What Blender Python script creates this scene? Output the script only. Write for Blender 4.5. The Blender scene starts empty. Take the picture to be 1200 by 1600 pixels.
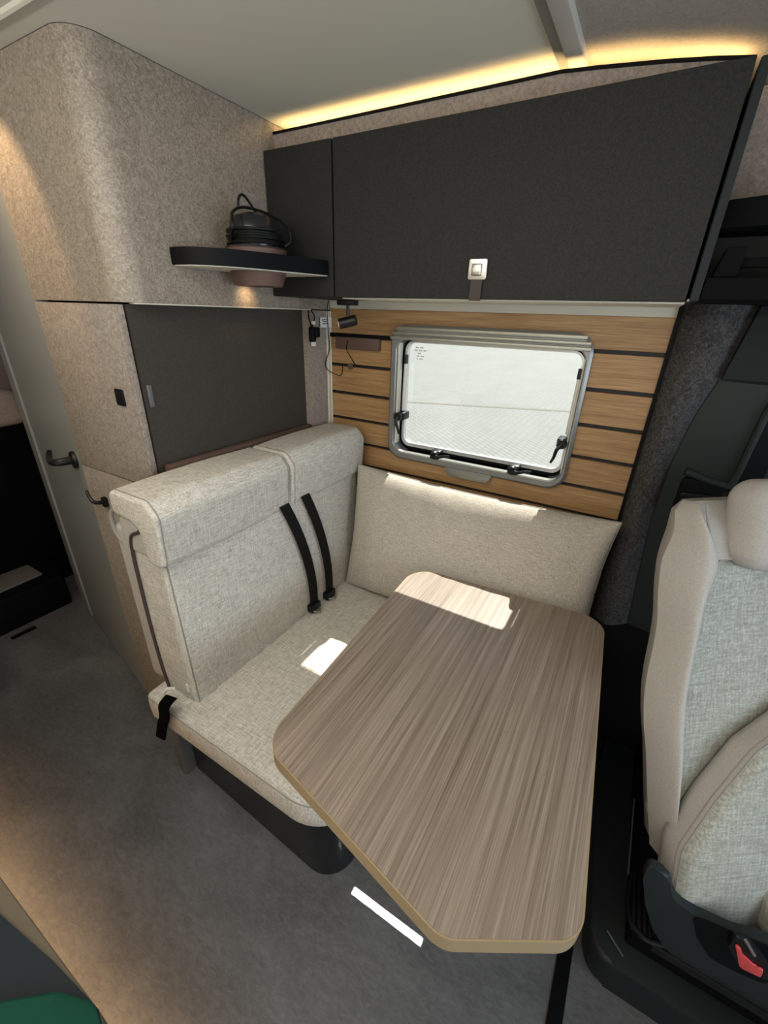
import bpy, bmesh, math, random
from mathutils import Vector, Matrix, noise
from mathutils.geometry import tessellate_polygon
random.seed(4)
C = bpy.context.scene.collection
S = bpy.context.scene
R = math.radians

# ---------------------------------------------------------------- camera
cam_d = bpy.data.cameras.new('camera'); cam = bpy.data.objects.new('camera', cam_d); C.objects.link(cam)
cam_d.sensor_fit = 'VERTICAL'; cam_d.sensor_height = 36.0; cam_d.lens = 662.43 * 36 / 1600
cam_d.clip_start = 0.01; cam_d.clip_end = 300
M = Matrix.Rotation(R(29.536), 4, 'Z') @ Matrix.Rotation(R(64.894), 4, 'X') @ Matrix.Rotation(R(1.849), 4, 'Z')
cam.matrix_world = Matrix.Translation((0, -1.5, 1.6)) @ M
S.camera = cam
S.view_settings.view_transform = 'Standard'; S.view_settings.look = 'None'
S.view_settings.gamma = 1; S.view_settings.use_curve_mapping = False
S.view_settings.exposure = 0.0

# ---------------------------------------------------------------- world, sun, big lights
W = bpy.data.worlds.new('sky'); S.world = W; W.use_nodes = True
bg = W.node_tree.nodes['Background']; bg.inputs[0].default_value = (0.62, 0.78, 1.0, 1); bg.inputs[1].default_value = 0.7

def lamp(name, kind, loc, energy, color=(1, 1, 1), direction=None, **kw):
    d = bpy.data.lights.new(name, kind); d.energy = energy; d.color = color
    for k, v in kw.items(): setattr(d, k, v)
    o = bpy.data.objects.new(name, d); C.objects.link(o); o.location = loc
    if direction is not None: o.rotation_euler = Vector(direction).to_track_quat('-Z', 'Y').to_euler()
    return o
lamp('sun', 'SUN', (0, 5, 6), 11.0, (1.0, 0.96, 0.88), (0.0, -0.725, -1.0), angle=R(0.5))
lamp('overhead_fill', 'AREA', (-0.55, -1.45, 2.085), 8, (1.0, 0.96, 0.88), (0, 0.0, -1), shape='RECTANGLE', size=0.8, size_y=0.5)  # added fill from above, out of view; no skylight is built
lamp('windscreen_daylight', 'AREA', (1.75, -1.15, 1.35), 24, (0.72, 0.86, 1.0), (-1, 0.0, -0.35), shape='RECTANGLE', size=1.5, size_y=0.8)
lamp('ceiling_fill', 'AREA', (-0.5, -2.05, 1.80), 24, (1.0, 0.965, 0.89), (0, 0.35, 1), shape='RECTANGLE', size=2.6, size_y=0.12)  # made-up upward light, added to brighten the ceiling
lamp('rear_fill', 'AREA', (0.15, -2.2, 1.15), 5.5, (0.95, 0.97, 1.0), (-0.2, 1, -0.1), shape='RECTANGLE', size=1.1, size_y=1.5)  # added fill from behind the camera; the rear wall has no opening

# ---------------------------------------------------------------- materials
def new_mat(name, col, rough=0.6, metal=0.0, spec=0.5):
    m = bpy.data.materials.new(name); m.use_nodes = True
    b = m.node_tree.nodes['Principled BSDF']
    b.inputs['Base Color'].default_value = (*col, 1); b.inputs['Roughness'].default_value = rough
    b.inputs['Metallic'].default_value = metal; b.inputs['Specular IOR Level'].default_value = spec
    return m
def N(m, t, **kw):
    n = m.node_tree.nodes.new(t)
    for k, v in kw.items(): setattr(n, k, v)
    return n
def mapped_noise(m, scale, mapscale=(1, 1, 1), detail=3, rough=0.6, dist=0.0, coord='Object', rot=(0, 0, 0)):
    tc = N(m, 'ShaderNodeTexCoord'); mp = N(m, 'ShaderNodeMapping'); nz = N(m, 'ShaderNodeTexNoise')
    if any(rot): mp.vector_type = 'TEXTURE'; mapscale = tuple(1 / q for q in mapscale)
    mp.inputs['Scale'].default_value = mapscale; mp.inputs['Rotation'].default_value = rot
    nz.inputs['Scale'].default_value = scale; nz.inputs['Detail'].default_value = detail
    nz.inputs['Roughness'].default_value = rough; nz.inputs['Distortion'].default_value = dist
    L = m.node_tree.links
    L.new(tc.outputs[coord], mp.inputs[0]); L.new(mp.outputs[0], nz.inputs['Vector'])
    return nz.outputs['Fac']
def ramp(m, src, stops, interp='LINEAR'):
    r = N(m, 'ShaderNodeValToRGB'); r.color_ramp.interpolation = interp
    e = r.color_ramp.elements
    while len(e) < len(stops): e.new(0.5)
    for i, (p, c) in enumerate(stops): e[i].position = p; e[i].color = (*c, 1)
    m.node_tree.links.new(src, r.inputs[0]); return r.outputs[0]
def mix(m, a, b, fac, mode='MIX'):
    x = N(m, 'ShaderNodeMix', data_type='RGBA', blend_type=mode)
    L = m.node_tree.links
    for sock, v in ((0, fac), (6, a), (7, b)):
        if hasattr(v, 'node'): L.new(v, x.inputs[sock])
        else: x.inputs[sock].default_value = v if sock == 0 else (*v, 1)
    return x.outputs[2]
def math_(m, op, a, b=0.5):
    x = N(m, 'ShaderNodeMath', operation=op)
    for i, v in enumerate((a, b)):
        if hasattr(v, 'node'): m.node_tree.links.new(v, x.inputs[i])
        else: x.inputs[i].default_value = v
    return x.outputs[0]
def setcol(m, c): m.node_tree.links.new(c, m.node_tree.nodes['Principled BSDF'].inputs['Base Color'])
def bump(m, h, strength=0.3, dist=0.002):
    b = N(m, 'ShaderNodeBump'); b.inputs['Strength'].default_value = strength; b.inputs['Distance'].default_value = dist
    m.node_tree.links.new(h, b.inputs['Height']); m.node_tree.links.new(b.outputs[0], m.node_tree.nodes['Principled BSDF'].inputs['Normal'])

def felt(name, dark, mid, light, scale=170):
    m = new_mat(name, mid, 0.95, spec=0.15)
    f = mapped_noise(m, scale, detail=4, rough=0.75)
    f2 = mapped_noise(m, scale * 0.35, detail=2, dist=1.5)
    c = ramp(m, f, [(0.33, dark), (0.5, mid), (0.68, light)])
    c = mix(m, c, ramp(m, f2, [(0.35, dark), (0.65, light)]), 0.35)
    setcol(m, c); bump(m, f, 0.25, 0.0015); return m
def fabric(name, c0, c1, c2, k=1.0, rot=(0, 0, 0)):
    """woven melange: threads running in two directions"""
    m = new_mat(name, c1, 0.92, spec=0.15)
    a = mapped_noise(m, 60, (4.5 * k, 0.5 * k, 4.5 * k), 2, rot=rot)
    b = mapped_noise(m, 60, (0.5 * k, 4.5 * k, 4.5 * k), 2, rot=rot)
    g = mapped_noise(m, 60, (4.5 * k, 4.5 * k, 0.5 * k), 2, rot=rot)
    s = math_(m, 'ADD', math_(m, 'MULTIPLY', a, 0.36), math_(m, 'ADD', math_(m, 'MULTIPLY', b, 0.34), math_(m, 'MULTIPLY', g, 0.30)))
    c = ramp(m, s, [(0.38, c0), (0.5, c1), (0.62, c2)])
    setcol(m, c)
    fine = mapped_noise(m, 480, detail=1)
    bump(m, math_(m, 'ADD', s, math_(m, 'MULTIPLY', fine, 0.4)), 0.35, 0.0012); return m
def wood(name, c0, c1, c2, axis, rough=0.45, fine=150):
    m = new_mat(name, c1, rough)
    st = {'x': (0.035, 1, 1), 'y': (1, 0.010, 1)}[axis]
    a = mapped_noise(m, fine, st, 3, 0.65, 0.15)
    st2 = {'x': (0.05, 1, 1), 'y': (1, 0.014, 1)}[axis]
    b = mapped_noise(m, fine * 0.28, st2, 2, 0.5)
    c = ramp(m, a, [(0.34, c0), (0.5, c1), (0.66, c2)])
    c = mix(m, c, ramp(m, b, [(0.35, c0), (0.65, c2)]), 0.38)
    setcol(m, c); bump(m, a, 0.08, 0.0005); return m

F_BEIGE = felt('beige_felt', (0.155, 0.122, 0.094), (0.265, 0.218, 0.172), (0.45, 0.385, 0.315), 230)
F_BEIGE.node_tree.nodes['Principled BSDF'].inputs['Roughness'].default_value = 0.42; F_BEIGE.node_tree.nodes['Principled BSDF'].inputs['Specular IOR Level'].default_value = 0.45
F_BEIGE_SMOOTH = felt('beige_felt_door', (0.20, 0.165, 0.14), (0.30, 0.25, 0.215), (0.42, 0.36, 0.31), 150)
F_DARK = felt('dark_felt', (0.018, 0.017, 0.016), (0.045, 0.042, 0.04), (0.12, 0.11, 0.105), 190)
F_CEIL = felt('grey_ceiling_felt', (0.34, 0.31, 0.27), (0.42, 0.39, 0.34), (0.50, 0.46, 0.41), 240)
FAB = fabric('seat_weave', (0.38, 0.345, 0.295), (0.57, 0.53, 0.465), (0.72, 0.68, 0.615))
FAB_P = fabric('pillow_weave', (0.37, 0.33, 0.275), (0.49, 0.44, 0.375), (0.62, 0.57, 0.50), 1.2)
FAB_CAB = fabric('cab_seat_smooth_weave', (0.38, 0.35, 0.315), (0.44, 0.405, 0.365), (0.50, 0.465, 0.42), 2.2)
FAB_CABT = fabric('cab_seat_textured_weave', (0.25, 0.245, 0.20), (0.34, 0.335, 0.285), (0.46, 0.455, 0.40), 0.8, (R(-17), 0.0, R(36.87)))
PIPE = new_mat('seam_thread', (0.30, 0.28, 0.25), 0.9, spec=0.1)
TABLE = wood('table_laminate', (0.15, 0.108, 0.080), (0.245, 0.188, 0.146), (0.38, 0.31, 0.25), 'y', 0.36, 300)
TABLE_E = new_mat('table_edging', (0.33, 0.245, 0.14), 0.45)
PLANK = wood('bamboo_plank', (0.25, 0.125, 0.045), (0.36, 0.20, 0.08), (0.46, 0.285, 0.13), 'x', 0.5, 240)
LAM = new_mat('dark_laminate', (0.034, 0.034, 0.032), 0.6, spec=0.2)
n_ = mapped_noise(LAM, 260, detail=3); setcol(LAM, ramp(LAM, n_, [(0.35, (0.017, 0.0168, 0.0155)), (0.7, (0.030, 0.0295, 0.027))]))
LAM2 = new_mat('grey_panel', (0.075, 0.067, 0.058), 0.6, spec=0.2)
n_ = mapped_noise(LAM2, 150, detail=3); setcol(LAM2, ramp(LAM2, n_, [(0.3, (0.046, 0.039, 0.032)), (0.7, (0.060, 0.052, 0.043))]))
BLACK = new_mat('black_plastic', (0.004, 0.0042, 0.005), 0.55, spec=0.12)
BLACKM = new_mat('black_satin', (0.006, 0.006, 0.0065), 0.4, spec=0.35)
GROOVE = new_mat('black_groove', (0.010, 0.009, 0.009), 0.6)
GREYGREEN = new_mat('door_trim_plastic', (0.020, 0.026, 0.024), 0.55, spec=0.25)
CABDARK = new_mat('cab_black_carpet', (0.006, 0.006, 0.007), 0.9, spec=0.1)
WEB = new_mat('belt_webbing', (0.0035, 0.0035, 0.0042), 0.6, spec=0.2)
n_ = mapped_noise(WEB, 300, (6, 6, 0.3), 1); bump(WEB, n_, 0.3, 0.001)
CREAM = new_mat('cream_laminate', (0.68, 0.64, 0.53), 0.5)
DOORG = new_mat('pale_door', (0.29, 0.30, 0.30), 0.4)
CEIL = new_mat('ceiling_panel', (0.66, 0.645, 0.56), 0.75, spec=0.2)
n_ = mapped_noise(CEIL, 500, detail=2); bump(CEIL, n_, 0.05, 0.001)
METAL = new_mat('window_frame_grey', (0.27, 0.27, 0.255), 0.38, 0.55)
CHROME = new_mat('brushed_nickel', (0.50, 0.48, 0.44), 0.3, 0.9)
ALU = new_mat('aluminium_rail', (0.60, 0.58, 0.52), 0.4, 0.15)
PED = new_mat('dark_metal_pedestal', (0.008, 0.009, 0.011), 0.24, 0.0, 0.4)
GREYLEG = new_mat('grey_leg', (0.15, 0.15, 0.15), 0.4, 0.3)
LEATH = new_mat('brown_leather', (0.115, 0.065, 0.05), 0.55)
LEATHD = new_mat('dark_brown_strap', (0.045, 0.028, 0.024), 0.6)
CORD = new_mat('brown_welt', (0.055, 0.032, 0.032), 0.6)
RED = new_mat('red_release_button', (0.62, 0.07, 0.07), 0.35)
WHITE = new_mat('white_label', (0.72, 0.70, 0.66), 0.6)
GREEN = new_mat('green_cloth', (0.008, 0.05, 0.032), 0.95, spec=0.1)
n_ = mapped_noise(GREEN, 300, detail=3); bump(GREEN, n_, 0.4, 0.001)
WORKT = new_mat('worktop_blue_grey', (0.014, 0.018, 0.022), 0.7, spec=0.15)
BEIGE_E = new_mat('worktop_beige_edge', (0.11, 0.088, 0.062), 0.7, spec=0.2)
FLOOR = new_mat('vinyl_floor', (0.13, 0.12, 0.115), 0.52, spec=0.4)
a_ = mapped_noise(FLOOR, 2.6, (1, 1.6, 1), 7, 0.62, 0.6); b_ = mapped_noise(FLOOR, 42, (1, 2.2, 1), 5, 0.7, 0.8)
c_ = ramp(FLOOR, a_, [(0.30, (0.064, 0.062, 0.063)), (0.5, (0.115, 0.113, 0.115)), (0.70, (0.18, 0.177, 0.180))])
c_ = mix(FLOOR, c_, ramp(FLOOR, b_, [(0.35, (0.066, 0.064, 0.065)), (0.65, (0.20, 0.196, 0.197))]), 0.32)
setcol(FLOOR, c_); bump(FLOOR, b_, 0.12, 0.002)
STEPC = new_mat('step_top', (0.17, 0.15, 0.14), 0.7)
PAVE = new_mat('pale_paving', (0.5, 0.5, 0.48), 0.8)
br = N(PAVE, 'ShaderNodeTexBrick'); tc_ = N(PAVE, 'ShaderNodeTexCoord'); mp_ = N(PAVE, 'ShaderNodeMapping')
mp_.inputs['Rotation'].default_value = (0, 0, R(45)); PAVE.node_tree.links.new(tc_.outputs['Object'], mp_.inputs[0])
PAVE.node_tree.links.new(mp_.outputs[0], br.inputs['Vector'])
br.inputs['Scale'].default_value = 2.2; br.inputs['Mortar Size'].default_value = 0.03; br.inputs['Bias'].default_value = 0
br.inputs['Color1'].default_value = (0.205, 0.21, 0.20, 1); br.inputs['Color2'].default_value = (0.24, 0.24, 0.225, 1); br.inputs['Mortar'].default_value = (0.12, 0.125, 0.115, 1)
n_ = mapped_noise(PAVE, 0.9, (1, 0.4, 1), 4)
setcol(PAVE, mix(PAVE, br.outputs['Color'], ramp(PAVE, n_, [(0.3, (0.19, 0.19, 0.175)), (0.7, (0.25, 0.25, 0.24))]), 0.4))
GRASS = new_mat('grass', (0.16, 0.22, 0.08), 0.9)
GLASS = bpy.data.materials.new('acrylic_pane'); GLASS.use_nodes = True
nt = GLASS.node_tree; nt.nodes.remove(nt.nodes['Principled BSDF'])
t_ = nt.nodes.new('ShaderNodeBsdfTransparent'); g_ = nt.nodes.new('ShaderNodeBsdfGlossy'); x_ = nt.nodes.new('ShaderNodeMixShader')
t_.inputs[0].default_value = (0.95, 0.97, 0.96, 1); g_.inputs['Roughness'].default_value = 0.03; x_.inputs[0].default_value = 0.05
nt.links.new(t_.outputs[0], x_.inputs[1]); nt.links.new(g_.outputs[0], x_.inputs[2]); nt.links.new(x_.outputs[0], nt.nodes['Material Output'].inputs[0])
def emis(name, col, s):
    m = new_mat(name, (0.8, 0.8, 0.8)); b = m.node_tree.nodes['Principled BSDF']
    b.inputs['Emission Color'].default_value = (*col, 1); b.inputs['Emission Strength'].default_value = s; return m
LEDW = emis('warm_led_strip', (1.0, 0.66, 0.28), 20)
LEDF = emis('warm_led_plinth', (1.0, 0.62, 0.28), 16)
LENS = emis('lamp_lens', (1.0, 0.9, 0.75), 1.5)

# ---------------------------------------------------------------- object helpers
def wloc(o):
    v = Vector((0, 0, 0))
    while o is not None: v = v + o.location; o = o.parent
    return v
def thing(name, label, cat, loc, group=None):
    o = bpy.data.objects.new(name, None); C.objects.link(o); o.location = loc; o.empty_display_size = 0.05
    o['label'] = label; o['category'] = cat
    if group: o['group'] = group
    return o
def obj(name, bm, m, parent=None, smooth=True, label=None, loc=None, kind=None, ang=35):
    base = wloc(parent) if parent else Vector(loc or (0, 0, 0))
    bmesh.ops.recalc_face_normals(bm, faces=bm.faces)
    bm.transform(Matrix.Translation(-base))
    me = bpy.data.meshes.new(name); bm.to_mesh(me); bm.free()
    me.materials.append(m)
    if smooth:
        for p in me.polygons: p.use_smooth = True
        me.set_sharp_from_angle(angle=R(ang))
    o = bpy.data.objects.new(name, me); C.objects.link(o)
    if parent: o.parent = parent
    elif loc: o.location = loc
    if label: o['label'] = label
    if kind: o['kind'] = kind
    return o
def tag(o, label, cat, group=None):
    o['label'] = label; o['category'] = cat
    if group: o['group'] = group
    return o
def struct(name, bm, m, parent=None, **kw):
    return obj(name, bm, m, parent, kind='structure', **kw)
BM = bmesh.new
def box(bm, x0, x1, y0, y1, z0, z1, bev=0.0, seg=2):
    r = bmesh.ops.create_cube(bm, size=1)
    vs = r['verts']
    bmesh.ops.scale(bm, vec=(x1 - x0, y1 - y0, z1 - z0), verts=vs)
    bmesh.ops.translate(bm, vec=((x0 + x1) / 2, (y0 + y1) / 2, (z0 + z1) / 2), verts=vs)
    if bev:
        es = list({e for v in vs for e in v.link_edges})
        bmesh.ops.bevel(bm, geom=es, offset=bev, segments=seg, affect='EDGES', profile=0.5)
    return bm
def rpoly(pts, r, seg=6):
    """closed 2-D polygon with rounded corners; r a number or one per corner"""
    out = []; n = len(pts)
    for i in range(n):
        p0, p, p1 = (Vector(pts[(i + k) % n]) for k in (-1, 0, 1))
        ri = r[i] if isinstance(r, (list, tuple)) else r
        a = (p0 - p); b = (p1 - p); la, lb = a.length, b.length; a /= la; b /= lb
        th = math.acos(max(-1, min(1, a.dot(b))))
        if ri <= 1e-6 or th > math.pi - 0.02: out.append(p.copy()) if ri <= 1e-6 else out.extend([p.copy()] ) ; continue
        d = min(ri / math.tan(th / 2), la * 0.49, lb * 0.49); rr = d * math.tan(th / 2)
        c = p + (a + b).normalized() * (rr / math.sin(th / 2))
        s = p + a * d - c; e = p + b * d - c
        tot = math.atan2(s.x * e.y - s.y * e.x, s.dot(e))
        for k in range(seg + 1):
            t = tot * k / seg
            out.append(c + Vector((s.x * math.cos(t) - s.y * math.sin(t), s.x * math.sin(t) + s.y * math.cos(t))))
    return out
def place(ax, p, d):
    return {'z': (p[0], p[1], d), 'y': (p[0], d, p[1]), 'x': (d, p[0], p[1])}[ax]
def prism(bm, ax, pts, d0, d1, bev=0.0, seg=3):
    v0 = [bm.verts.new(place(ax, p, d0)) for p in pts]; v1 = [bm.verts.new(place(ax, p, d1)) for p in pts]
    n = len(pts); f0 = bm.faces.new(v0); f1 = bm.faces.new(v1[::-1])
    for i in range(n): bm.faces.new((v0[i], v1[i], v1[(i + 1) % n], v0[(i + 1) % n]))
    if bev:
        es = list(f0.edges) + list(f1.edges)
        bmesh.ops.bevel(bm, geom=es, offset=bev, segments=seg, affect='EDGES', profile=0.5)
    return bm
def ring(bm, ax, outer, inner, d0, d1):
    n = len(outer)
    vs = [[bm.verts.new(place(ax, p, d)) for p in L] for L, d in ((outer, d0), (inner, d0), (inner, d1), (outer, d1))]
    for i in range(n):
        j = (i + 1) % n
        for k in range(4):
            a, b = vs[k], vs[(k + 1) % 4]
            bm.faces.new((a[i], a[j], b[j], b[i]))
    return bm
def smooth_path(pts, n=6, closed=False):
    P = [Vector(p) for p in pts]; out = []; m = len(P)
    for i in range(m if closed else m - 1):
        g = lambda k: P[k % m] if closed else P[max(0, min(m - 1, k))]
        p0, p1, p2, p3 = g(i - 1), g(i), g(i + 1), g(i + 2)
        for k in range(n):
            t = k / n
            out.append(0.5 * ((2 * p1) + (p2 - p0) * t + (2 * p0 - 5 * p1 + 4 * p2 - p3) * t * t + (3 * p1 - p0 - 3 * p2 + p3) * t ** 3))
    if not closed: out.append(P[-1])
    return out
def tube(bm, pts, r, seg=8, closed=False):
    P = [Vector(p) for p in pts]; m = len(P); rings = []
    up = Vector((0.123, 0.31, 0.94)).normalized()
    for i in range(m):
        if closed: t = P[(i + 1) % m] - P[i - 1]
        else: t = P[min(i + 1, m - 1)] - P[max(i - 1, 0)]
        t.normalize(); s = t.cross(up)
        if s.length < 1e-3: s = t.cross(Vector((1, 0, 0)))
        s.normalize(); u = s.cross(t); up = u
        rr = r(i / (m - 1)) if callable(r) else r
        rings.append([bm.verts.new(P[i] + (s * math.cos(a) + u * math.sin(a)) * rr) for a in (2 * math.pi * k / seg for k in range(seg))])
    for i in range(m if closed else m - 1):
        a, b = rings[i], rings[(i + 1) % m]
        if closed and i == m - 1:
            best = min(range(seg), key=lambda q: (a[0].co - b[q].co).length); b = b[best:] + b[:best]
        for k in range(seg): bm.faces.new((a[k], a[(k + 1) % seg], b[(k + 1) % seg], b[k]))
    if not closed: bm.faces.new(rings[0]); bm.faces.new(rings[-1][::-1])
    return bm
def ribbon(bm, pts, width_vec, thick, nrm=None):
    """flat strap following pts; width_vec one vector or one per point"""
    P = [Vector(p) for p in pts]; m = len(P); rs = []
    for i in range(m):
        t = (P[min(i + 1, m - 1)] - P[max(i - 1, 0)]).normalized()
        w = Vector(width_vec); n = t.cross(w).normalized() * thick / 2; w = w / 2
        rs.append([bm.verts.new(P[i] + q) for q in (-w - n, w - n, w + n, -w + n)])
    for i in range(m - 1):
        for k in range(4): bm.faces.new((rs[i][k], rs[i][(k + 1) % 4], rs[i + 1][(k + 1) % 4], rs[i + 1][k]))
    bm.faces.new(rs[0]); bm.faces.new(rs[-1][::-1]); return bm
def lathe(bm, prof, c, seg=32, axis='z'):
    rs = []
    for r, h in prof:
        L = []
        for k in range(seg):
            a = 2 * math.pi * k / seg; q = (r * math.cos(a), r * math.sin(a), h)
            if axis == 'x': q = (q[2], q[0], q[1])
            if axis == 'y': q = (q[0], q[2], q[1])
            L.append(bm.verts.new(Vector(c) + Vector(q)))
        rs.append(L)
    for i in range(len(rs) - 1):
        for k in range(seg): bm.faces.new((rs[i][k], rs[i][(k + 1) % seg], rs[i + 1][(k + 1) % seg], rs[i + 1][k]))
    bm.faces.new(rs[0]); bm.faces.new(rs[-1][::-1]); return bm
def axis_coords(h, r, n, m=5):
    edge = [r - r * math.tan(math.pi / 4 * k / m) for k in range(m, 0, -1)]       # 0 .. just under r
    L = [-h + e for e in edge]; mid = [-(h - r) + 2 * (h - r) * k / n for k in range(n + 1)]
    return L + mid + [-q for q in L[::-1]]
def cushion(bm, h, r, bulge=(0, 0, 0), n=12, fn=None, wob=0.0, seed=0):
    """rounded, softly bulging block centred on the origin with half sizes h"""
    cs = [axis_coords(h[k], r, n) for k in range(3)]; cache = {}
    def vert(q):
        key = tuple(round(x, 5) for x in q)
        if key in cache: return cache[key]
        inn = Vector([max(-(h[k] - r), min(h[k] - r, q[k])) for k in range(3)]); d = Vector(q) - inn
        if d.length > 1e-9: d = d.normalized() * r
        p = inn + d; u = [p[k] / h[k] for k in range(3)]
        for k in range(3):
            a, b = (k + 1) % 3, (k + 2) % 3
            p[k] += u[k] * bulge[k] * max(0, 1 - abs(u[a]) ** 3) * max(0, 1 - abs(u[b]) ** 3)
        if wob: p += noise.noise_vector(p * 9 + Vector((seed, 0, 0))) * wob
        if fn: p = Vector(fn(p))
        cache[key] = bm.verts.new(p); return cache[key]
    for k in range(3):
        a, b = (k + 1) % 3, (k + 2) % 3
        for s in (-1, 1):
            for i in range(len(cs[a]) - 1):
                for j in range(len(cs[b]) - 1):
                    q = []
                    for (ii, jj) in ((i, j), (i + 1, j), (i + 1, j + 1), (i, j + 1)):
                        t = [0, 0, 0]; t[k] = s * h[k]; t[a] = cs[a][ii]; t[b] = cs[b][jj]; q.append(vert(t))
                    if len(set(q)) > 2:
                        try: bm.faces.new(q if s > 0 else q[::-1])
                        except ValueError: pass
    return bm

# ================================================================ SHELL
bm = BM(); box(bm, -4.2, 2.4, -2.35, 0.0, -0.06, 0.0); struct('floor', bm, FLOOR, smooth=False)
bm = BM(); prism(bm, 'z', [(0.170, -1.5), (0.206, -1.5), (0.218, -0.70), (0.182, -0.70)], 0.0, 0.004, 0.001); struct('trim_1', bm, BLACK)
bm = BM(); box(bm, -2.53, -2.50, -0.97, -0.86, 0.0, 0.003); struct('trim_2', bm, BLACK)
# ceiling: pale rear panel, grey felt front panel sinking towards the cab
bm = BM(); box(bm, -4.2, -0.283, -2.35, 0.0, 2.100, 2.13); struct('ceiling', bm, CEIL, smooth=False)
bm = BM()
prof = [(-0.283, 2.100), (-0.15, 2.088), (-0.02, 2.068), (0.10, 2.045), (0.35, 1.99), (0.8, 1.9), (1.6, 1.86), (2.4, 1.86)]
prism(bm, 'y', prof + [(2.4, 2.13), (-0.283, 2.13)], -2.35, 0.0); struct('ceiling.001', bm, F_CEIL, ang=20)
# aluminium rail across the ceiling
bm = BM(); prism(bm, 'y', rpoly([(-0.314, 2.101), (-0.312, 2.094), (-0.291, 2.091), (-0.288, 2.101)], 0.002, 3), -1.6, -0.225); struct('trim_3', bm, new_mat('rail_shadow_grey', (0.27, 0.26, 0.235), 0.45))
bm = BM(); prism(bm, 'y', rpoly([(-0.291, 2.101), (-0.290, 2.087), (-0.254, 2.085), (-0.251, 2.101)], 0.003, 3), -1.6, -0.228); struct('trim_4', bm, ALU)
bm = BM(); tube(bm, [(-2.6, -0.89, 2.103), (0.0, -0.89, 2.103)], 0.010, 10); struct('trim_5', bm, CEIL)
# window wall with its opening
WX0, WX1, WZ0, WZ1 = -0.800, -0.152, 1.096, 1.521
bm = BM()
for (x0, x1, z0, z1) in ((-4.2, WX0, -0.06, 2.13), (WX1, 2.4, -0.06, 2.13), (WX0, WX1, -0.06, WZ0), (WX0, WX1, WZ1, 2.13)):
    box(bm, x0, x1, 0.0, 0.04, z0, z1)
wall = struct('wall_window', bm, GROOVE, smooth=False)
zs = [0.52, 0.62, 0.80, 0.90, 0.995, 1.090, 1.190, 1.295, 1.405, 1.516, 1.612]
zs = [0.50, 0.60, 0.70, 0.80, 0.90, 0.995, 1.090, 1.190, 1.295, 1.405, 1.516, 1.612]
g = 0.006
for i in range(len(zs) - 1):
    z0, z1 = zs[i] + g, zs[i + 1] - (g if i < len(zs) - 2 else 0)
    spans = [(-1.118, 0.046)]
    if z1 > WZ0 and z0 < WZ1: spans = [(-1.118, -0.815), (-0.150, 0.046)]
    if z0 < WZ0 < z1 or z0 < WZ1 < z1:
        spans = [(-1.118, 0.046)]
    for (a, b) in spans:
        bm = BM()
        if spans[0] == (-1.118, 0.046) and z0 < WZ0 < z1:       # plank under the window, notched round the opening
            prism(bm, 'y', [(-1.118, z0), (0.046, z0), (0.046, z1), (-0.150, z1), (-0.150, WZ0 - 0.012), (-0.815, WZ0 - 0.012), (-0.815, z1), (-1.118, z1)], -0.012, -0.0005)
        elif spans[0] == (-1.118, 0.046) and z0 < WZ1 < z1:
            prism(bm, 'y', [(-1.118, z0), (-0.815, z0), (-0.815, WZ1 + 0.012), (-0.150, WZ1 + 0.012), (-0.150, z0), (0.046, z0), (0.046, z1), (-1.118, z1)], -0.012, -0.0005)
        else: box(bm, a, b, -0.012, -0.0005, z0, z1, 0.0012, 1)
        obj('plank', bm, PLANK, wall, smooth=False)
bm = BM(); box(bm, -1.118, 0.046, -0.010, -0.0005, 1.612, 1.640); obj('cream_strip', bm, CREAM, wall, smooth=False)
bm = BM(); box(bm, 0.046, 0.052, -0.018, -0.0005, 0.50, 1.640); obj('edge_strip', bm, BLACK, wall, smooth=False)
bm = BM(); box(bm, -4.2, 2.4, -2.40, -2.35, -0.06, 2.13); struct('wall_rear', bm, CREAM, smooth=False)
bm = BM(); box(bm, -4.25, -4.2, -2.4, 0.0, -0.06, 2.13); struct('wall_left', bm, CREAM, smooth=False)
bm = BM(); box(bm, 2.4, 2.45, -2.4, 0.0, -0.06, 1.0); struct('wall_right', bm, CABDARK, smooth=False)

# ---------------------------------------------------------------- window_1
win = bpy.data.objects.new('window_1', None); C.objects.link(win); win.location = (-0.48, 0, WZ0); win['kind'] = 'structure'
def wrect(x0, x1, z0, z1, r, seg=8): return rpoly([(x0, z0), (x1, z0), (x1, z1), (x0, z1)], r, seg)
inner = wrect(WX0, WX1, WZ0, WZ1, 0.045)
bm = BM()
outer = wrect(-0.828, -0.137, 1.066, 1.566, 0.062)
mid = wrect(-0.820, -0.145, 1.074, 1.558, 0.056)
n = len(outer); rows = []
for L, d in ((outer, -0.0125), (outer, -0.026), (mid, -0.033), (wrect(WX0 - 0.004, WX1 + 0.003, WZ0 - 0.004, WZ1 + 0.004, 0.046), -0.033), (inner, -0.028), (inner, 0.055)):
    rows.append([bm.verts.new(place('y', p, d)) for p in L])
for a, b in zip(rows, rows[1:]):
    for i in range(n): bm.faces.new((a[i], a[(i + 1) % n], b[(i + 1) % n], b[i]))
obj('window_frame', bm, METAL, win)
bm = BM()   # pull tab below the frame
prism(bm, 'y', rpoly([(-0.575, 1.072), (-0.555, 1.040), (-0.400, 1.040), (-0.380, 1.072)], 0.006, 3), -0.034, -0.013, 0.002); obj('lower_grip', bm, METAL, win)
bm = BM()   # blind cassette with three ridges along the top
for k, (z0, z1, e) in enumerate(((1.515, 1.527, 0.0), (1.531, 1.542, 0.004), (1.546, 1.559, 0.018))):
    prism(bm, 'x', rpoly([(-0.046 + 0.004 * k, z0), (-0.046 + 0.004 * k, z1), (-0.026, z1), (-0.026, z0)], 0.003, 3), -0.823 + e, -0.143 - e, 0.003)
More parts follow.
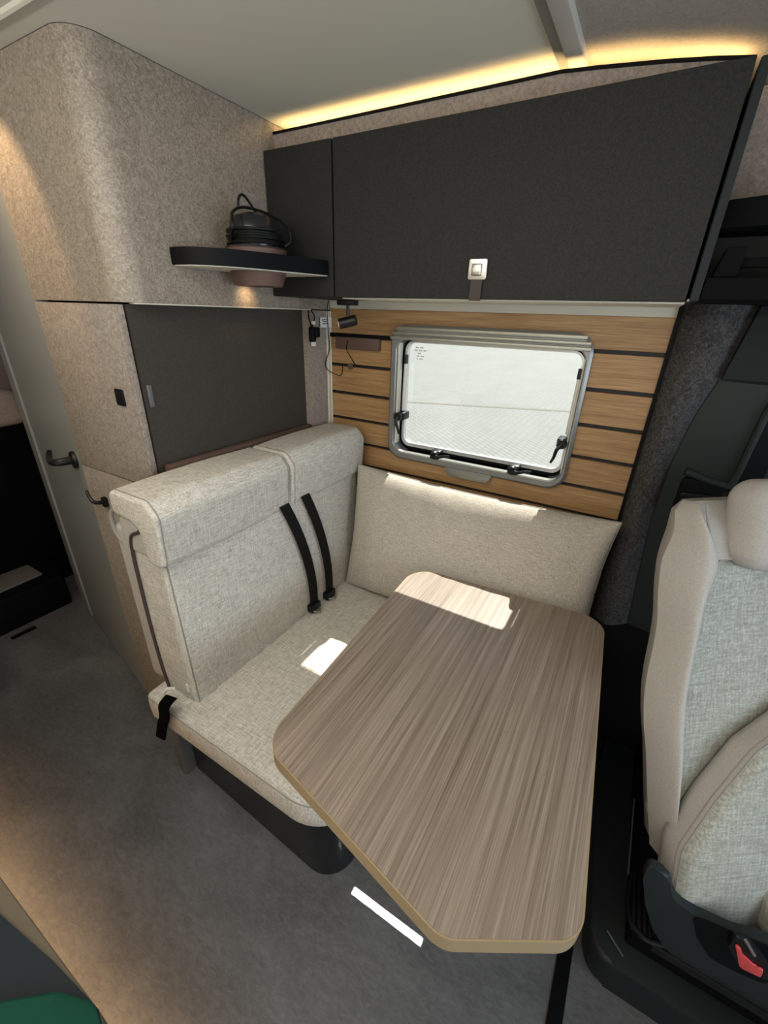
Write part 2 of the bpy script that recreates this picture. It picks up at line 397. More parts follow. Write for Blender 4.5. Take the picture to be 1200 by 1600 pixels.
obj('blind_cassette', bm, new_mat('cassette_satin', (0.40, 0.385, 0.33), 0.35, 0.5), win)
bm = BM(); box(bm, WX0 + 0.001, WX0 + 0.010, -0.026, 0.0, WZ0 + 0.03, WZ1 - 0.004, 0.003); obj('blind_guide', bm, new_mat('guide_cream', (0.60, 0.58, 0.50), 0.4), win)
bm = BM(); box(bm, WX1 - 0.006, WX1 - 0.001, -0.026, 0.0, WZ0 + 0.03, WZ1 - 0.004, 0.003); obj('blind_guide', bm, bpy.data.materials['guide_cream'], win)
bm = BM(); ring(bm, 'y', wrect(WX0 + 0.001, WX1 - 0.001, WZ0 + 0.001, WZ1 - 0.001, 0.044), wrect(WX0 + 0.014, WX1 - 0.008, WZ0 + 0.018, WZ1 - 0.012, 0.036), 0.020, 0.030); obj('rubber_seal', bm, BLACK, win)
bm = BM(); ring(bm, 'y', wrect(WX0 + 0.012, WX1 - 0.007, WZ0 + 0.015, WZ1 - 0.009, 0.038), wrect(WX0 + 0.022, WX1 - 0.015, WZ0 + 0.028, WZ1 - 0.016, 0.030), 0.014, 0.034); obj('sash_rim', bm, new_mat('bright_sash', (0.70, 0.70, 0.68), 0.25, 0.6), win)
bm = BM(); box(bm, WX0 + 0.01, WX1 - 0.01, 0.032, 0.036, WZ0 + 0.01, WZ1 - 0.005); pane = obj('pane', bm, GLASS, win, smooth=False)
bm = BM()   # printed approval marks in the top left corner of the pane
for r_, row in enumerate(((0, 9), (0, 12), (2, 6), (1, 10), (3, 8))):
    for c_ in range(row[0], row[1]):
        if (c_ * 7 + r_ * 3) % 4: box(bm, -0.757 + c_ * 0.0045, -0.757 + c_ * 0.0045 + 0.003, 0.0305, 0.0312, 1.485 - r_ * 0.010, 1.490 - r_ * 0.010)
obj('printed_mark', bm, new_mat('mark_ink', (0.42, 0.42, 0.41), 0.7), win, smooth=False)
def latch(x, z, dx, dz, name='latch'):
    """black turning latch: foot, hub and bent lever pointing along (dx, dz)"""
    bm = BM(); px, pz = dz, -dx
    box(bm, x - 0.019, x + 0.019, -0.022, 0.030, z - 0.015, z + 0.015, 0.004)
    lathe(bm, [(0.014, -0.040), (0.016, -0.036), (0.016, -0.020)], (x, 0, z), 16, 'y')
    tube(bm, smooth_path([(x, -0.036, z), (x + dx * 0.02 + px * 0.004, -0.044, z + dz * 0.02 + pz * 0.004), (x + dx * 0.045, -0.040, z + dz * 0.045), (x + dx * 0.066, -0.036, z + dz * 0.066)], 4), lambda t: 0.0072 - 0.0032 * t, 8)
    obj(name, bm, BLACKM, win)
latch(-0.618, 1.108, 1, 0.12); latch(-0.315, 1.108, 1, 0.12)
latch(-0.783, 1.235, 0.12, -1); latch(-0.170, 1.228, -0.35, -1)
for x in (WX0 + 0.022, WX1 - 0.012):       # gas stays
    bm = BM(); tube(bm, [(x, 0.000, 1.255), (x, 0.004, 1.44)], 0.0065, 8); st_ = obj('stay', bm, ALU, win); bm = BM(); tube(bm, [(x, 0.004, 1.43), (x, 0.004, 1.462)], 0.0085, 8); obj('stay_cap', bm, BLACKM, win)

# ---------------------------------------------------------------- outside
bm = BM(); box(bm, -60, 40, 0.5, 90, -0.75, -0.70); obj('ground_outside', bm, PAVE, None, smooth=False, kind='structure')
bm = BM(); v = Vector((4.22, 1.67, 0)).normalized()
for k in range(-18, 18):
    a = Vector((-3.6, 10.4, -0.70)) + v * k * 0.62; w = Vector((-v.y, v.x, 0)) * 0.10
    q = [a - w, a + v * 0.60 - w, a + v * 0.60 + w, a + w]
    lo = [bm.verts.new(p + Vector((0, 0, 0))) for p in q]; hi = [bm.verts.new(p + Vector((0, 0, 0.004))) for p in q]
    bm.faces.new(lo); bm.faces.new(hi)
    for i in range(4): bm.faces.new((lo[i], lo[(i + 1) % 4], hi[(i + 1) % 4], hi[i]))
obj('trim_6', bm, new_mat('kerb_stone', (0.15, 0.135, 0.11), 0.8), None, smooth=False, kind='structure')
bm = BM(); box(bm, -60, 40, 37, 60, -0.70, -0.55); obj('verge_outside', bm, GRASS, None, smooth=False, kind='structure')

# ---------------------------------------------------------------- B-pillar and cab side (setting)
def xr(z):
    T = [(0.0, 0.20), (0.40, 0.185), (0.69, 0.164), (1.02, 0.139), (1.13, 0.141), (1.23, 0.143), (1.36, 0.160), (1.46, 0.187), (1.65, 0.212)]
    for (a, xa), (b, xb) in zip(T, T[1:]):
        if z <= b: return xa + (xb - xa) * (z - a) / (b - a)
    return T[-1][1]
bm = BM(); rows = []
for i in range(34):
    z = 1.645 * i / 33; x0, x1 = 0.054, xr(z) - 0.002; row = []
    for k in range(15):
        t = k / 14; row.append(bm.verts.new((x0 + (x1 - x0) * t, -0.004 - 0.052 * math.sin(math.pi * min(1, t * 1.02)) ** 0.75 * (1 - 0.35 * t), z)))
    rows.append(row)
for a, b in zip(rows, rows[1:]):
    for k in range(14): bm.faces.new((a[k], a[k + 1], b[k + 1], b[k]))
struct('trim_7', bm, F_DARK, ang=60)
bm = BM(); rows = []      # door card, curving outwards away from the pillar
for i in range(34):
    z = 1.46 * i / 33; x0 = xr(z); row = []
    for k in range(16):
        t = k / 15; x = x0 + (1.3 - x0) * t ** 1.3
        y = -0.006 - 0.018 * min(1, t * 6) + 0.0
        row.append(bm.verts.new((x, y, z)))
    rows.append(row)
for a, b in zip(rows, rows[1:]):
    for k in range(15): bm.faces.new((a[k], a[k + 1], b[k + 1], b[k]))
dp = struct('wall_cab_side', bm, GREYGREEN, ang=60)
bm = BM(); prism(bm, 'y', [(0.188, 1.466), (1.3, 1.466), (1.3, 1.645), (0.216, 1.645)], -0.026, -0.003, 0.003); obj('upper_trim', bm, new_mat('upper_trim_grey', (0.014, 0.016, 0.016), 0.6, spec=0.2), dp)
bm = BM()   # raised moulding sweeping down around the armrest
pth = smooth_path([(0.50, -0.03, 1.47), (0.36, -0.03, 1.46), (0.315, -0.03, 1.42), (0.305, -0.03, 1.32), (0.297, -0.03, 1.20), (0.270, -0.03, 1.185), (0.18, -0.028, 1.205)], 8)
tube(bm, pth, 0.011, 10); obj('moulding', bm, GREYGREEN, dp)
bm = BM(); ribbon(bm, smooth_path([(0.42, -0.036, 1.45), (0.345, -0.036, 1.40), (0.330, -0.036, 1.25), (0.33, -0.036, 0.9)], 8), (0.05, 0, 0), 0.006); obj('black_channel', bm, BLACK, dp)
bm = BM(); prism(bm, 'y', rpoly([(0.178, 1.085), (0.282, 1.093), (0.278, 1.196), (0.178, 1.186)], 0.012, 4), -0.034, -0.020, 0.003); obj('handle_recess', bm, BLACK, dp)
bm = BM(); prism(bm, 'y', rpoly([(0.185, 1.125), (0.268, 1.135), (0.268, 1.152), (0.185, 1.146)], 0.006, 3), -0.046, -0.032, 0.003); lathe(bm, [(0.010, -0.052), (0.012, -0.048), (0.012, -0.03)], (0.196, 0, 1.120), 16, 'y'); obj('door_pull', bm, BLACKM, dp)
bm = BM(); box(bm, 0.06, 1.3, -0.05, -0.0, 0.0, 0.62, 0.01); struct('trim_8', bm, CABDARK)

# ---------------------------------------------------------------- things above the cab on the right
t = thing('overhead_shelf', 'dark shelf unit above the cab door with a curved upper ledge', 'shelf', (0.4, -0.15, 1.64))
bm = BM(); prism(bm, 'z', rpoly([(0.068, -0.32), (1.1, -0.32), (1.1, -0.02), (0.068, -0.02)], 0.004, 2), 1.645, 1.685, 0.002); obj('shelf_board', bm, CABDARK, t)
bm = BM()
arc = [(0.070 + 0.9 * k / 16, -0.33 + 0.13 * (k / 16 - 0.55) ** 2 * 2.0) for k in range(17)]
prism(bm, 'z', arc + [(0.97, -0.02), (0.070, -0.02)], 1.778, 1.828, 0.003); obj('curved_ledge', bm, CABDARK, t)
bm = BM(); box(bm, 0.068, 1.1, -0.13, -0.10, 1.685, 1.778); obj('lower_back', bm, new_mat('shadow_grey_panel', (0.03, 0.03, 0.027), 0.8, spec=0.1), t, smooth=False)
bm = BM(); box(bm, 0.068, 1.1, -0.13, -0.10, 1.828, 2.04); obj('felt_back', bm, F_BEIGE_SMOOTH, t, smooth=False)
t = thing('radio_bracket', 'small black bracket with a bar standing on the shelf above the cab door', 'bracket', (0.12, -0.26, 1.685))
bm = BM(); prism(bm, 'y', rpoly([(0.078, 1.686), (0.118, 1.686), (0.124, 1.740), (0.090, 1.740)], 0.004, 3), -0.30, -0.24, 0.003); obj('bracket_block', bm, CABDARK, t)
bm = BM(); box(bm, 0.118, 0.34, -0.285, -0.265, 1.705, 1.722, 0.003); obj('bar', bm, CABDARK, t)

# ---------------------------------------------------------------- overhead cabinet
t = thing('overhead_cabinet', 'long dark grey overhead cabinet above the window with a square metal latch', 'cabinet', (-0.53, -0.15, 1.64))
bm = BM(); box(bm, -1.116, 0.044, -0.300, -0.011, 1.641, 2.018); obj('body', bm, LAM, t, smooth=False)
bm = BM(); box(bm, -0.85, 0.044, -0.302, -0.011, 1.6365, 1.641); obj('underside', bm, CREAM, t, smooth=False)
bm = BM(); box(bm, -1.1155, -0.870, -0.322, -0.303, 1.641, 2.022, 0.0015, 1); obj('side_door', bm, LAM, t, smooth=False)
bm = BM(); box(bm, -0.864, 0.043, -0.322, -0.303, 1.640, 2.022, 0.0015, 1); d = obj('lift_door', bm, LAM, t, smooth=False)
bm = BM(); box(bm, 0.0495, 0.066, -0.322, -0.011, 1.641, 2.020, 0.002, 1); obj('end_panel', bm, new_mat('end_panel_grey', (0.020, 0.023, 0.025), 0.6, spec=0.2), t, smooth=False)
bm = BM(); prism(bm, 'y', rpoly([(-0.4405, 1.683), (-0.3925, 1.683), (-0.3925, 1.730), (-0.4405, 1.730)], 0.005, 4), -0.330, -0.3225, 0.0015); q = obj('latch_plate', bm, CHROME, d, label='square brushed nickel latch plate')
bm = BM(); box(bm, -0.431, -0.405, -0.3345, -0.3305, 1.692, 1.719, 0.003); obj('latch_button', bm, CHROME, t)
bm = BM(); ribbon(bm, [(-0.4165, -0.3265, 1.690), (-0.4165, -0.3275, 1.665), (-0.4165, -0.328, 1.636)], (0.030, 0, 0), 0.003); obj('pull_strap', bm, LEATHD, t, label='dark brown leather pull strap')
bm = BM(); lathe(bm, [(0.0025, -0.326), (0.003, -0.324), (0.003, -0.318)], (0.048, 0, 1.643), 12, 'y'); obj('hinge_pin', bm, GREYLEG, t)

# felt fascia and warm cove light over the cabinet
tops = [(-1.118, 2.0765), (-0.30, 2.0755), (-0.22, 2.0690), (-0.10, 2.0570), (-0.02, 2.0470), (0.044, 2.037)]
bm = BM(); prism(bm, 'y', [(-1.118, 2.0185), (0.044, 2.0185)] + tops[::-1], -0.270, -0.262); f = tag(obj('cove_fascia', bm, F_BEIGE_SMOOTH), 'beige felt strip between the overhead cabinet top and the ceiling light', 'panel')
bm = BM(); L = [(a, b - 0.0035) for a, b in tops]; prism(bm, 'y', L + [(a, b + 0.0025) for a, b in tops][::-1], -0.2735, -0.2702); obj('lip', bm, BLACK, f, label='thin black lip')
t = thing('cove_light', 'warm glowing light strip hidden behind the felt fascia over the cabinet', 'light', (-0.53, -0.235, 2.02))
bm = BM(); prism(bm, 'y', [(-1.10, 2.060), (-0.30, 2.060), (0.03, 2.030), (0.03, 2.036), (-0.30, 2.066), (-1.10, 2.066)], -0.245, -0.233); obj('led_strip', bm, LEDW, t, smooth=False)
bm = BM(); prism(bm, 'y', [(-1.10, 2.0185), (0.03, 2.0185), (0.03, 2.0298), (-0.30, 2.0598), (-1.10, 2.0598)], -0.250, -0.225); obj('holder', bm, CREAM, t, smooth=False)

# ---------------------------------------------------------------- wardrobe
t = thing('wardrobe', 'tall beige felt wardrobe with a rounded corner behind the bench seat', 'wardrobe', (-1.35, -0.4, 0))
bm = BM()
pl = rpoly([(-1.56, -0.012), (-1.56, -0.833), (-1.118, -0.833), (-1.118, -0.012)], [0, 0, 0.065, 0], 12)
prism(bm, 'z', pl, 1.606, 2.0985); ub = obj('upper_body', bm, F_BEIGE, t, ang=30)
bm = BM(); ring(bm, 'z', pl, [tuple(Vector(p) + (Vector((-1.4, -0.4)) - Vector(p)).normalized() * 0.012) for p in pl], 2.0985, 2.1000); obj('top_seal', bm, new_mat('dark_seam', (0.05, 0.045, 0.04), 0.8), t)
bm = BM(); box(bm, -1.55, -1.152, -0.81, -0.140, 0.0, 1.602); obj('lower_body', bm, LAM2, t, smooth=False)
bm = BM(); box(bm, -1.56, -1.118, -0.140, -0.014, 0.0, 1.602); obj('rear_post', bm, F_BEIGE_SMOOTH, t, smooth=False)
bm = BM(); box(bm, -1.118, -1.1125, -0.040, -0.026, 0.5, 1.602, 0.002); box(bm, -1.118, -1.110, -0.022, -0.013, 0.5, 1.602, 0.002); obj('corner_profile', bm, CREAM, t)
bm = BM(); box(bm, -1.150, -1.112, -0.80, -0.135, 1.6025, 1.6055); obj('opening_lip', bm, CREAM, t, smooth=False)
bm = BM(); box(bm, -1.552, -1.160, -0.835, -0.812, 1.113, 1.601, 0.002, 2); d = obj('door', bm, F_BEIGE_SMOOTH, t)
bm = BM(); box(bm, -1.160, -1.1525, -0.8345, -0.815, 1.113, 1.601, 0.002, 2); obj('door_edge', bm, F_BEIGE_SMOOTH, t)
bm = BM(); prism(bm, 'y', rpoly([(-1.240, 1.347), (-1.200, 1.347), (-1.200, 1.392), (-1.240, 1.392)], 0.005, 3), -0.839, -0.8355, 0.001); obj('push_latch', bm, BLACKM, d, label='square black push latch')
bm = BM(); box(bm, -1.552, -1.1525, -0.835, -0.812, 0.012, 1.109, 0.002, 2); d2 = obj('door', bm, F_BEIGE_SMOOTH, t)
bm = BM(); box(bm, -1.455, -1.435, -0.850, -0.8355, 0.985, 1.020, 0.004); tube(bm, smooth_path([(-1.445, -0.850, 1.003), (-1.450, -0.872, 1.010), (-1.464, -0.876, 1.028), (-1.480, -0.872, 1.045)], 5), lambda s: 0.0075 - 0.003 * s, 8); obj('door_handle', bm, BLACKM, d2)
bm = BM(); box(bm, -1.1515, -1.147, -0.800, -0.786, 1.345, 1.405, 0.002); obj('striker', bm, GREYLEG, t)
bm = BM(); box(bm, -1.1515, -1.118, -0.80, -0.14, 1.040, 1.070); obj('opening_sill', bm, F_BEIGE_SMOOTH, t, smooth=False)

# ---------------------------------------------------------------- bathroom door and the back of the van
ux = Vector((-0.9765, 0.2155, 0)); nrm = Vector((-0.2155, -0.9765, 0))
def pdoor(bm, s0, s1, n0, n1, z0, z1, bev=0.0):
    q = [Vector((-1.565, -0.826, 0)) + ux * s + nrm * n for s, n in ((s0, n0), (s1, n0), (s1, n1), (s0, n1))]
    return prism(bm, 'z', [(p.x, p.y) for p in q], z0, z1, bev)
bm = BM(); pdoor(bm, 0.0, 0.90, -0.03, 0.0, 0.015, 2.098, 0.003); d = struct('door_1', bm, DOORG)
bm = BM(); pdoor(bm, 0.78, 0.90, -0.001, 0.008, 0.015, 2.095, 0.006); obj('door_border', bm, DOORG, d)
bm = BM(); c0 = Vector((-1.565, -0.826, 1.105)) + ux * 0.075
ang = math.atan2(nrm.y, nrm.x)
m4 = Matrix.Translation(c0) @ Matrix.Rotation(ang + math.pi / 2, 4, 'Z')
b2 = BM(); lathe(b2, [(0.028, -0.012), (0.030, -0.009), (0.030, -0.0005)], (0, 0, 0), 24, 'y')
tube(b2, smooth_path([(0, -0.006, 0), (0, -0.050, 0.0), (-0.030, -0.064, -0.004), (-0.085, -0.060, -0.006), (-0.125, -0.048, 0.010)], 6), lambda s: 0.0145 - 0.006 * s, 10)
b2.transform(m4); obj('door_handle', b2, BLACKM, d)
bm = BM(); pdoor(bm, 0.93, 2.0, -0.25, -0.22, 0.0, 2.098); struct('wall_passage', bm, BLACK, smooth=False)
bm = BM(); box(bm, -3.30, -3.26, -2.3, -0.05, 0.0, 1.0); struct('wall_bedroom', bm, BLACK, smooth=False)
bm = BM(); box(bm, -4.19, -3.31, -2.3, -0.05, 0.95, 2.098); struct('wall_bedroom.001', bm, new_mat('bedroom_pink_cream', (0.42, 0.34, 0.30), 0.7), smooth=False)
t = thing('bed', 'dark bed base with pale mattress beyond the open bathroom door', 'bed', (-2.9, -0.7, 0))
bm = BM(); box(bm, -3.25, -2.88, -1.7, -0.45, 0.0, 0.98, 0.01); obj('bed_base', bm, BLACK, t)
bm = BM(); cushion(bm, (0.18, 0.62, 0.09), 0.04, (0.01, 0.01, 0.02), 8, lambda p: p + Vector((-3.06, -1.08, 1.075))); obj('mattress', bm, fabric('mattress_weave', (0.40, 0.31, 0.27), (0.5, 0.4, 0.35), (0.6, 0.5, 0.45)), t)
t = thing('bed_step', 'low black step with a grey top in front of the bed', 'step', (-2.75, -1.0, 0))
bm = BM(); prism(bm, 'z', rpoly([(-2.865, -0.60), (-2.865, -1.5), (-2.58, -1.5), (-2.58, -0.64)], 0.02, 4), 0.0, 0.19, 0.004); obj('step_box', bm, BLACK, t)
bm = BM(); prism(bm, 'z', rpoly([(-2.86, -0.70), (-2.86, -1.49), (-2.64, -1.49), (-2.68, -0.70)], 0.01, 4), 0.190, 0.198, 0.002); obj('step_top', bm, STEPC, t)

# ---------------------------------------------------------------- corner shelf, pot, cable gadget
t = thing('corner_shelf', 'black corner shelf with a curved front between wardrobe and cabinet', 'shelf', (-1.0, -0.45, 1.695))
front = smooth_path([(-1.117, -0.685, 0), (-1.045, -0.675, 0), (-0.985, -0.62, 0), (-0.945, -0.54, 0), (-0.915, -0.44, 0), (-0.885, -0.34, 0)], 5)
bm = BM(); prism(bm, 'z', [(p.x, p.y) for p in front] + [(-0.885, -0.323), (-1.117, -0.323)], 1.698, 1.737, 0.0015, 2); obj('shelf_board', bm, BLACK, t, ang=25)
bm = BM(); prism(bm, 'z', [(p.x - 0.004, p.y + 0.004) for p in front][1:] + [(-0.889, -0.325), (-1.113, -0.325)], 1.6955, 1.698); obj('underside', bm, CREAM, t, ang=25)
PC = (-1.022, -0.475)
t = thing('leather_pot', 'brown leather pot sunk through the corner shelf', 'pot', (*PC, 1.66))
bm = BM(); lathe(bm, [(0.060, 1.662), (0.066, 1.660), (0.078, 1.695), (0.082, 1.735), (0.084, 1.752), (0.079, 1.752), (0.070, 1.70), (0.055, 1.67)], (*PC, 0), 40); obj('bowl', bm, LEATH, t)
for k in range(1):
    bm = BM(); tube(bm, [(PC[0] + 0.083 * math.cos(a), PC[1] + 0.083 * math.sin(a), 1.752) for a in (2 * math.pi * i / 40 for i in range(40))], 0.0022, 6, True); obj('rim', bm, LEATHD, t)
t = thing('cable_gadget', 'black domed gadget wrapped in its coiled cable, sitting in the brown pot', 'gadget', (*PC, 1.754))
bm = BM(); lathe(bm, [(0.060, 1.735), (0.066, 1.756), (0.069, 1.790), (0.067, 1.812), (0.058, 1.826), (0.035, 1.835), (0.008, 1.837)], (*PC, 0), 40); obj('drum', bm, new_mat('gadget_gloss', (0.012, 0.013, 0.015), 0.25), t)
bm = BM(); pts = []
for i in range(6 * 36 + 1):
    a = 2 * math.pi * i / 36; rr = 0.0745 + 0.0025 * math.sin(a * 0.37); pts.append((PC[0] + rr * math.cos(a), PC[1] + rr * math.sin(a), 1.757 + 0.0062 * i / 36))
tube(bm, pts, 0.0034, 7); obj('coil', bm, BLACKM, t)
bm = BM()
tube(bm, smooth_path([(PC[0] - 0.02, PC[1] - 0.072, 1.762), (PC[0] + 0.02, PC[1] - 0.098, 1.79), (PC[0] + 0.01, PC[1] - 0.085, 1.825), (PC[0] + 0.0, PC[1] - 0.03, 1.846), (PC[0] + 0.01, PC[1] + 0.05, 1.842), (PC[0] + 0.03, PC[1] + 0.10, 1.818), (PC[0] + 0.035, PC[1] + 0.105, 1.785), (PC[0] + 0.02, PC[1] + 0.080, 1.765)], 7), 0.0036, 8)
tube(bm, smooth_path([(PC[0], PC[1] - 0.055, 1.838), (PC[0], PC[1] - 0.05, 1.862), (PC[0], PC[1] - 0.035, 1.873), (PC[0], PC[1] - 0.015, 1.862), (PC[0], PC[1] + 0.01, 1.840)], 6), 0.0034, 8)
obj('cable_loop', bm, BLACKM, t)

# ---------------------------------------------------------------- small things in the corner under the cabinet
t = thing('spot_lamp', 'small black spotlight under the overhead cabinet aimed at the wardrobe', 'lamp', (-0.88, -0.22, 1.636))
bm = BM(); box(bm, -0.922, -0.855, -0.235, -0.205, 1.620, 1.636, 0.002); obj('mount', bm, BLACKM, t)
bm = BM(); tube(bm, [(-0.887, -0.22, 1.622), (-0.887, -0.22, 1.580)], 0.0055, 10); obj('stem', bm, BLACKM, t)
bm = BM(); b2 = BM(); lathe(b2, [(0.0145, -0.030), (0.0165, -0.028), (0.0165, 0.028), (0.012, 0.031)], (0, 0, 0), 24, 'x')
mh = Matrix.Translation((-0.888, -0.22, 1.570)) @ Matrix.Rotation(R(28), 4, 'Z') @ Matrix.Rotation(R(-14), 4, 'Y'); b2.transform(mh); bm.free(); obj('lamp_head', b2, BLACKM, t)
b2 = BM(); lathe(b2, [(0.0105, -0.0312), (0.0105, -0.0300)], (0, 0, 0), 20, 'x'); b2.transform(mh); obj('lens', b2, LENS, t)
lp = lamp('reading_spot', 'SPOT', (-1.09, -0.40, 1.665), 0.0, (1, 0.75, 0.45)); bpy.data.objects.remove(lp)

bm = BM(); tube(bm, smooth_path([(-1.098, -0.045, 1.640), (-1.106, -0.045, 1.60), (-1.106, -0.040, 1.52), (-1.107, -0.036, 1.46), (-1.113, -0.056, 1.41), (-1.104, -0.052, 1.385), (-1.070, -0.030, 1.365), (-1.058, -0.020, 1.37), (-1.056, -0.016, 1.404)], 6), 0.0016, 6)
tag(obj('lamp_cable', bm, BLACK), 'thin black cable looping down from the cabinet onto the wood slats', 'cable')
t = thing('leather_pocket', 'brown leather pocket hanging from the top slat groove left of the window', 'pocket', (-0.98, -0.02, 1.49))
bm = BM(); box(bm, -1.078, -0.878, -0.034, -0.0135, 1.468, 1.512, 0.003); obj('pouch', bm, LEATH, t)
bm = BM(); box(bm, -1.112, -0.835, -0.0225, -0.0125, 1.509, 1.524, 0.001); obj('rail', bm, BLACK, t)
bm = BM(); tube(bm, smooth_path([(-1.016, -0.036, 1.50), (-1.022, -0.037, 1.47), (-1.012, -0.030, 1.445), (-0.995, -0.018, 1.412)], 5), 0.0016, 6); obj('cord', bm, BLACK, t)
bm = BM(); lathe(bm, [(0.012, -0.016), (0.013, -0.013)], (-1.02, 0, 1.401), 20, 'y'); tag(obj('leather_tab', bm, LEATH), 'small brown round tab peeking out of the second slat groove', 'tab')
t = thing('info_sticker', 'small white printed sticker in the corner beside the wood slats', 'sticker', (-1.108, -0.045, 1.56))
bm = BM(); box(bm, -1.1095, -1.1085, -0.086, -0.014, 1.543, 1.579); obj('paper', bm, WHITE, t, smooth=False)
bm = BM()
lathe(bm, [(0.0035, -1.1083), (0.0035, -1.1080)], (0, -0.072, 1.570), 12, 'x')
for (y0, y1, z) in ((-0.066, -0.046, 1.569), (-0.070, -0.045, 1.562), (-0.072, -0.036, 1.555)): box(bm, -1.1085, -1.1081, y0, y1, z, z + 0.0028)
obj('print', bm, new_mat('sticker_ink', (0.05, 0.05, 0.05), 0.7), t, smooth=False)
t = thing('hanging_adapter', 'black plug adapter and cables hanging beside the dark panel opening', 'adapter', (-1.112, -0.14, 1.60))
bm = BM(); cushion(bm, (0.010, 0.013, 0.026), 0.006, n=3, fn=lambda p: p + Vector((-1.104, -0.142, 1.520))); obj('plug', bm, BLACK, t)
bm = BM(); cushion(bm, (0.008, 0.012, 0.018), 0.005, n=3, fn=lambda p: p + Vector((-1.100, -0.120, 1.527))); obj('socket', bm, BLACK, t)
bm = BM()
tube(bm, smooth_path([(-1.112, -0.150, 1.601), (-1.106, -0.158, 1.58), (-1.104, -0.150, 1.555), (-1.104, -0.143, 1.54)], 5), 0.0028, 6)
tube(bm, smooth_path([(-1.112, -0.135, 1.601), (-1.106, -0.125, 1.585), (-1.103, -0.132, 1.565), (-1.104, -0.143, 1.545)], 5), 0.0022, 6)
obj('cable', bm, BLACK, t)
bm = BM(); box(bm, -1.110, -1.098, -0.146, -0.128, 1.478, 1.494, 0.003); obj('connector', bm, WHITE, t); bm = BM(); box(bm, -1.110, -1.100, -0.140, -0.126, 1.553, 1.566, 0.002); obj('connector', bm, WHITE, t)

# ---------------------------------------------------------------- bench seat
t = thing('bench_seat', 'pale woven dinette bench with headrests on a dark curved pedestal', 'bench', (-0.75, -0.5, 0))
bm = BM(); pl = rpoly([(-1.115, -0.925), (-0.435, -0.962), (-0.405, -0.06), (-1.115, -0.06)], [0.005, 0.095, 0.02, 0.005], 14)
prism(bm, 'z', pl, 0.0, 0.392); obj('pedestal', bm, PED, t, ang=20)
bm = BM(); box(bm, -1.155, -1.118, -0.965, -0.842, 0.0, 0.40, 0.004); obj('side_frame', bm, GREYLEG, t)
pl = rpoly([(-1.110, -1.030), (-0.372, -1.035), (-0.372, -0.022), (-1.110, -0.022)], [0.02, 0.14, 0.03, 0.02], 14)
bm = BM(); rows = []; cx, cy = -0.74, -0.53
prof = [(0.93, 0.392), (0.985, 0.394), (1.0, 0.404), (1.004, 0.43), (1.006, 0.455), (1.003, 0.476), (0.995, 0.488), (0.975, 0.4945), (0.93, 0.497), (0.8, 0.499), (0.6, 0.500), (0.3, 0.501)]
def shrink(p, s):
    k = 1 - s; d = 0.5 * k
    return Vector((cx + (p.x - cx) * (1 - k * 0.9), cy + (p.y - cy) * (1 - k * 0.7)))
for s, z in prof: rows.append([bm.verts.new((*shrink(p, s), z)) for p in pl])
for a, b in zip(rows, rows[1:]):
    for i in range(len(pl)): bm.faces.new((a[i], a[(i + 1) % len(pl)], b[(i + 1) % len(pl)], b[i]))
bm.faces.new(rows[0]); bm.faces.new(rows[-1]); sc = obj('seat_cushion', bm, FAB, t, ang=60)
bm = BM(); tube(bm, [(*shrink(p, 0.9995), 0.4835) for p in pl], 0.0020, 6, True); obj('piping', bm, PIPE, sc)

def block(y0, y1, prof_pts, radii, bev, seg=8): 
    b = BM(); prism(b, 'y', rpoly(prof_pts, radii, seg), y0, y1, bev, 4); return b
# backrest block: slightly bellied front
bx0, bx1 = -1.112, -0.935
def back_fn(p):
    w = 1 - abs(p.z / 0.30) ** 2
    lean = -0.022 * (p.z + 0.3) / 0.6
    return Vector((max(-1.112, p.x + lean + (bx0 + bx1) / 2 + 0.008), p.y - 0.520, p.z + 0.790))
bm = BM(); cushion(bm, (0.083, 0.452, 0.309), 0.022, (0.022, 0.0, 0.0), 14, back_fn, 0.0015, 2); bk = obj('backrest', bm, FAB, t, ang=70)
def loop_xz(y, hx, hz, r, fn, n=8):
    P = rpoly([(-hx, -hz), (hx, -hz), (hx, hz), (-hx, hz)], r, n); out = []
    for i in range(len(P)):
        a, b = P[i], P[(i + 1) % len(P)]; m_ = max(1, int((b - a).length / 0.04))
        for k in range(m_): q = a + (b - a) * k / m_; out.append(fn(Vector((q.x, y, q.y))))
    return out
bm = BM(); tube(bm, loop_xz(-0.4425, 0.0815, 0.3075, 0.022, back_fn), 0.0022, 6, True); obj('piping', bm, PIPE, bk)
bm = BM(); tube(bm, loop_xz(0.4425, 0.0815, 0.3075, 0.022, back_fn), 0.0022, 6, True); obj('piping', bm, PIPE, bk)
bm = BM(); tube(bm, smooth_path([(-1.010, -0.974, 1.092), (-1.022, -0.976, 1.070), (-1.062, -0.977, 1.045), (-1.076, -0.977, 0.98), (-1.080, -0.977, 0.86), (-1.080, -0.977, 0.72), (-1.074, -0.977, 0.58), (-1.060, -0.978, 0.495)], 7), 0.0048, 8); obj('welt', bm, CORD, bk, label='dark brown welt down the backrest side')
bm = BM(); tube(bm, smooth_path([(-1.117, -0.968, 1.12), (-1.140, -0.974, 1.09), (-1.142, -0.974, 1.04), (-1.120, -0.968, 1.00)], 6), 0.006, 8); obj('pull_loop', bm, PIPE, bk)
bm = BM(); box(bm, -1.000, -0.978, -0.981, -0.970, 0.998, 1.042, 0.003); obj('fastener', bm, new_mat('grey_fastener', (0.30, 0.26, 0.20), 0.8), bk)
bm = BM(); box(bm, -0.968, -0.960, -0.977, -0.968, 0.535, 0.565, 0.001); obj('side_tag', bm, WHITE, bk)
bm = BM(); cushion(bm, (0.060, 0.452, 0.050), 0.012, n=8, fn=lambda p: p + Vector((-1.050, -0.524, 1.045))); obj('top_roll', bm, FAB_CAB, t)
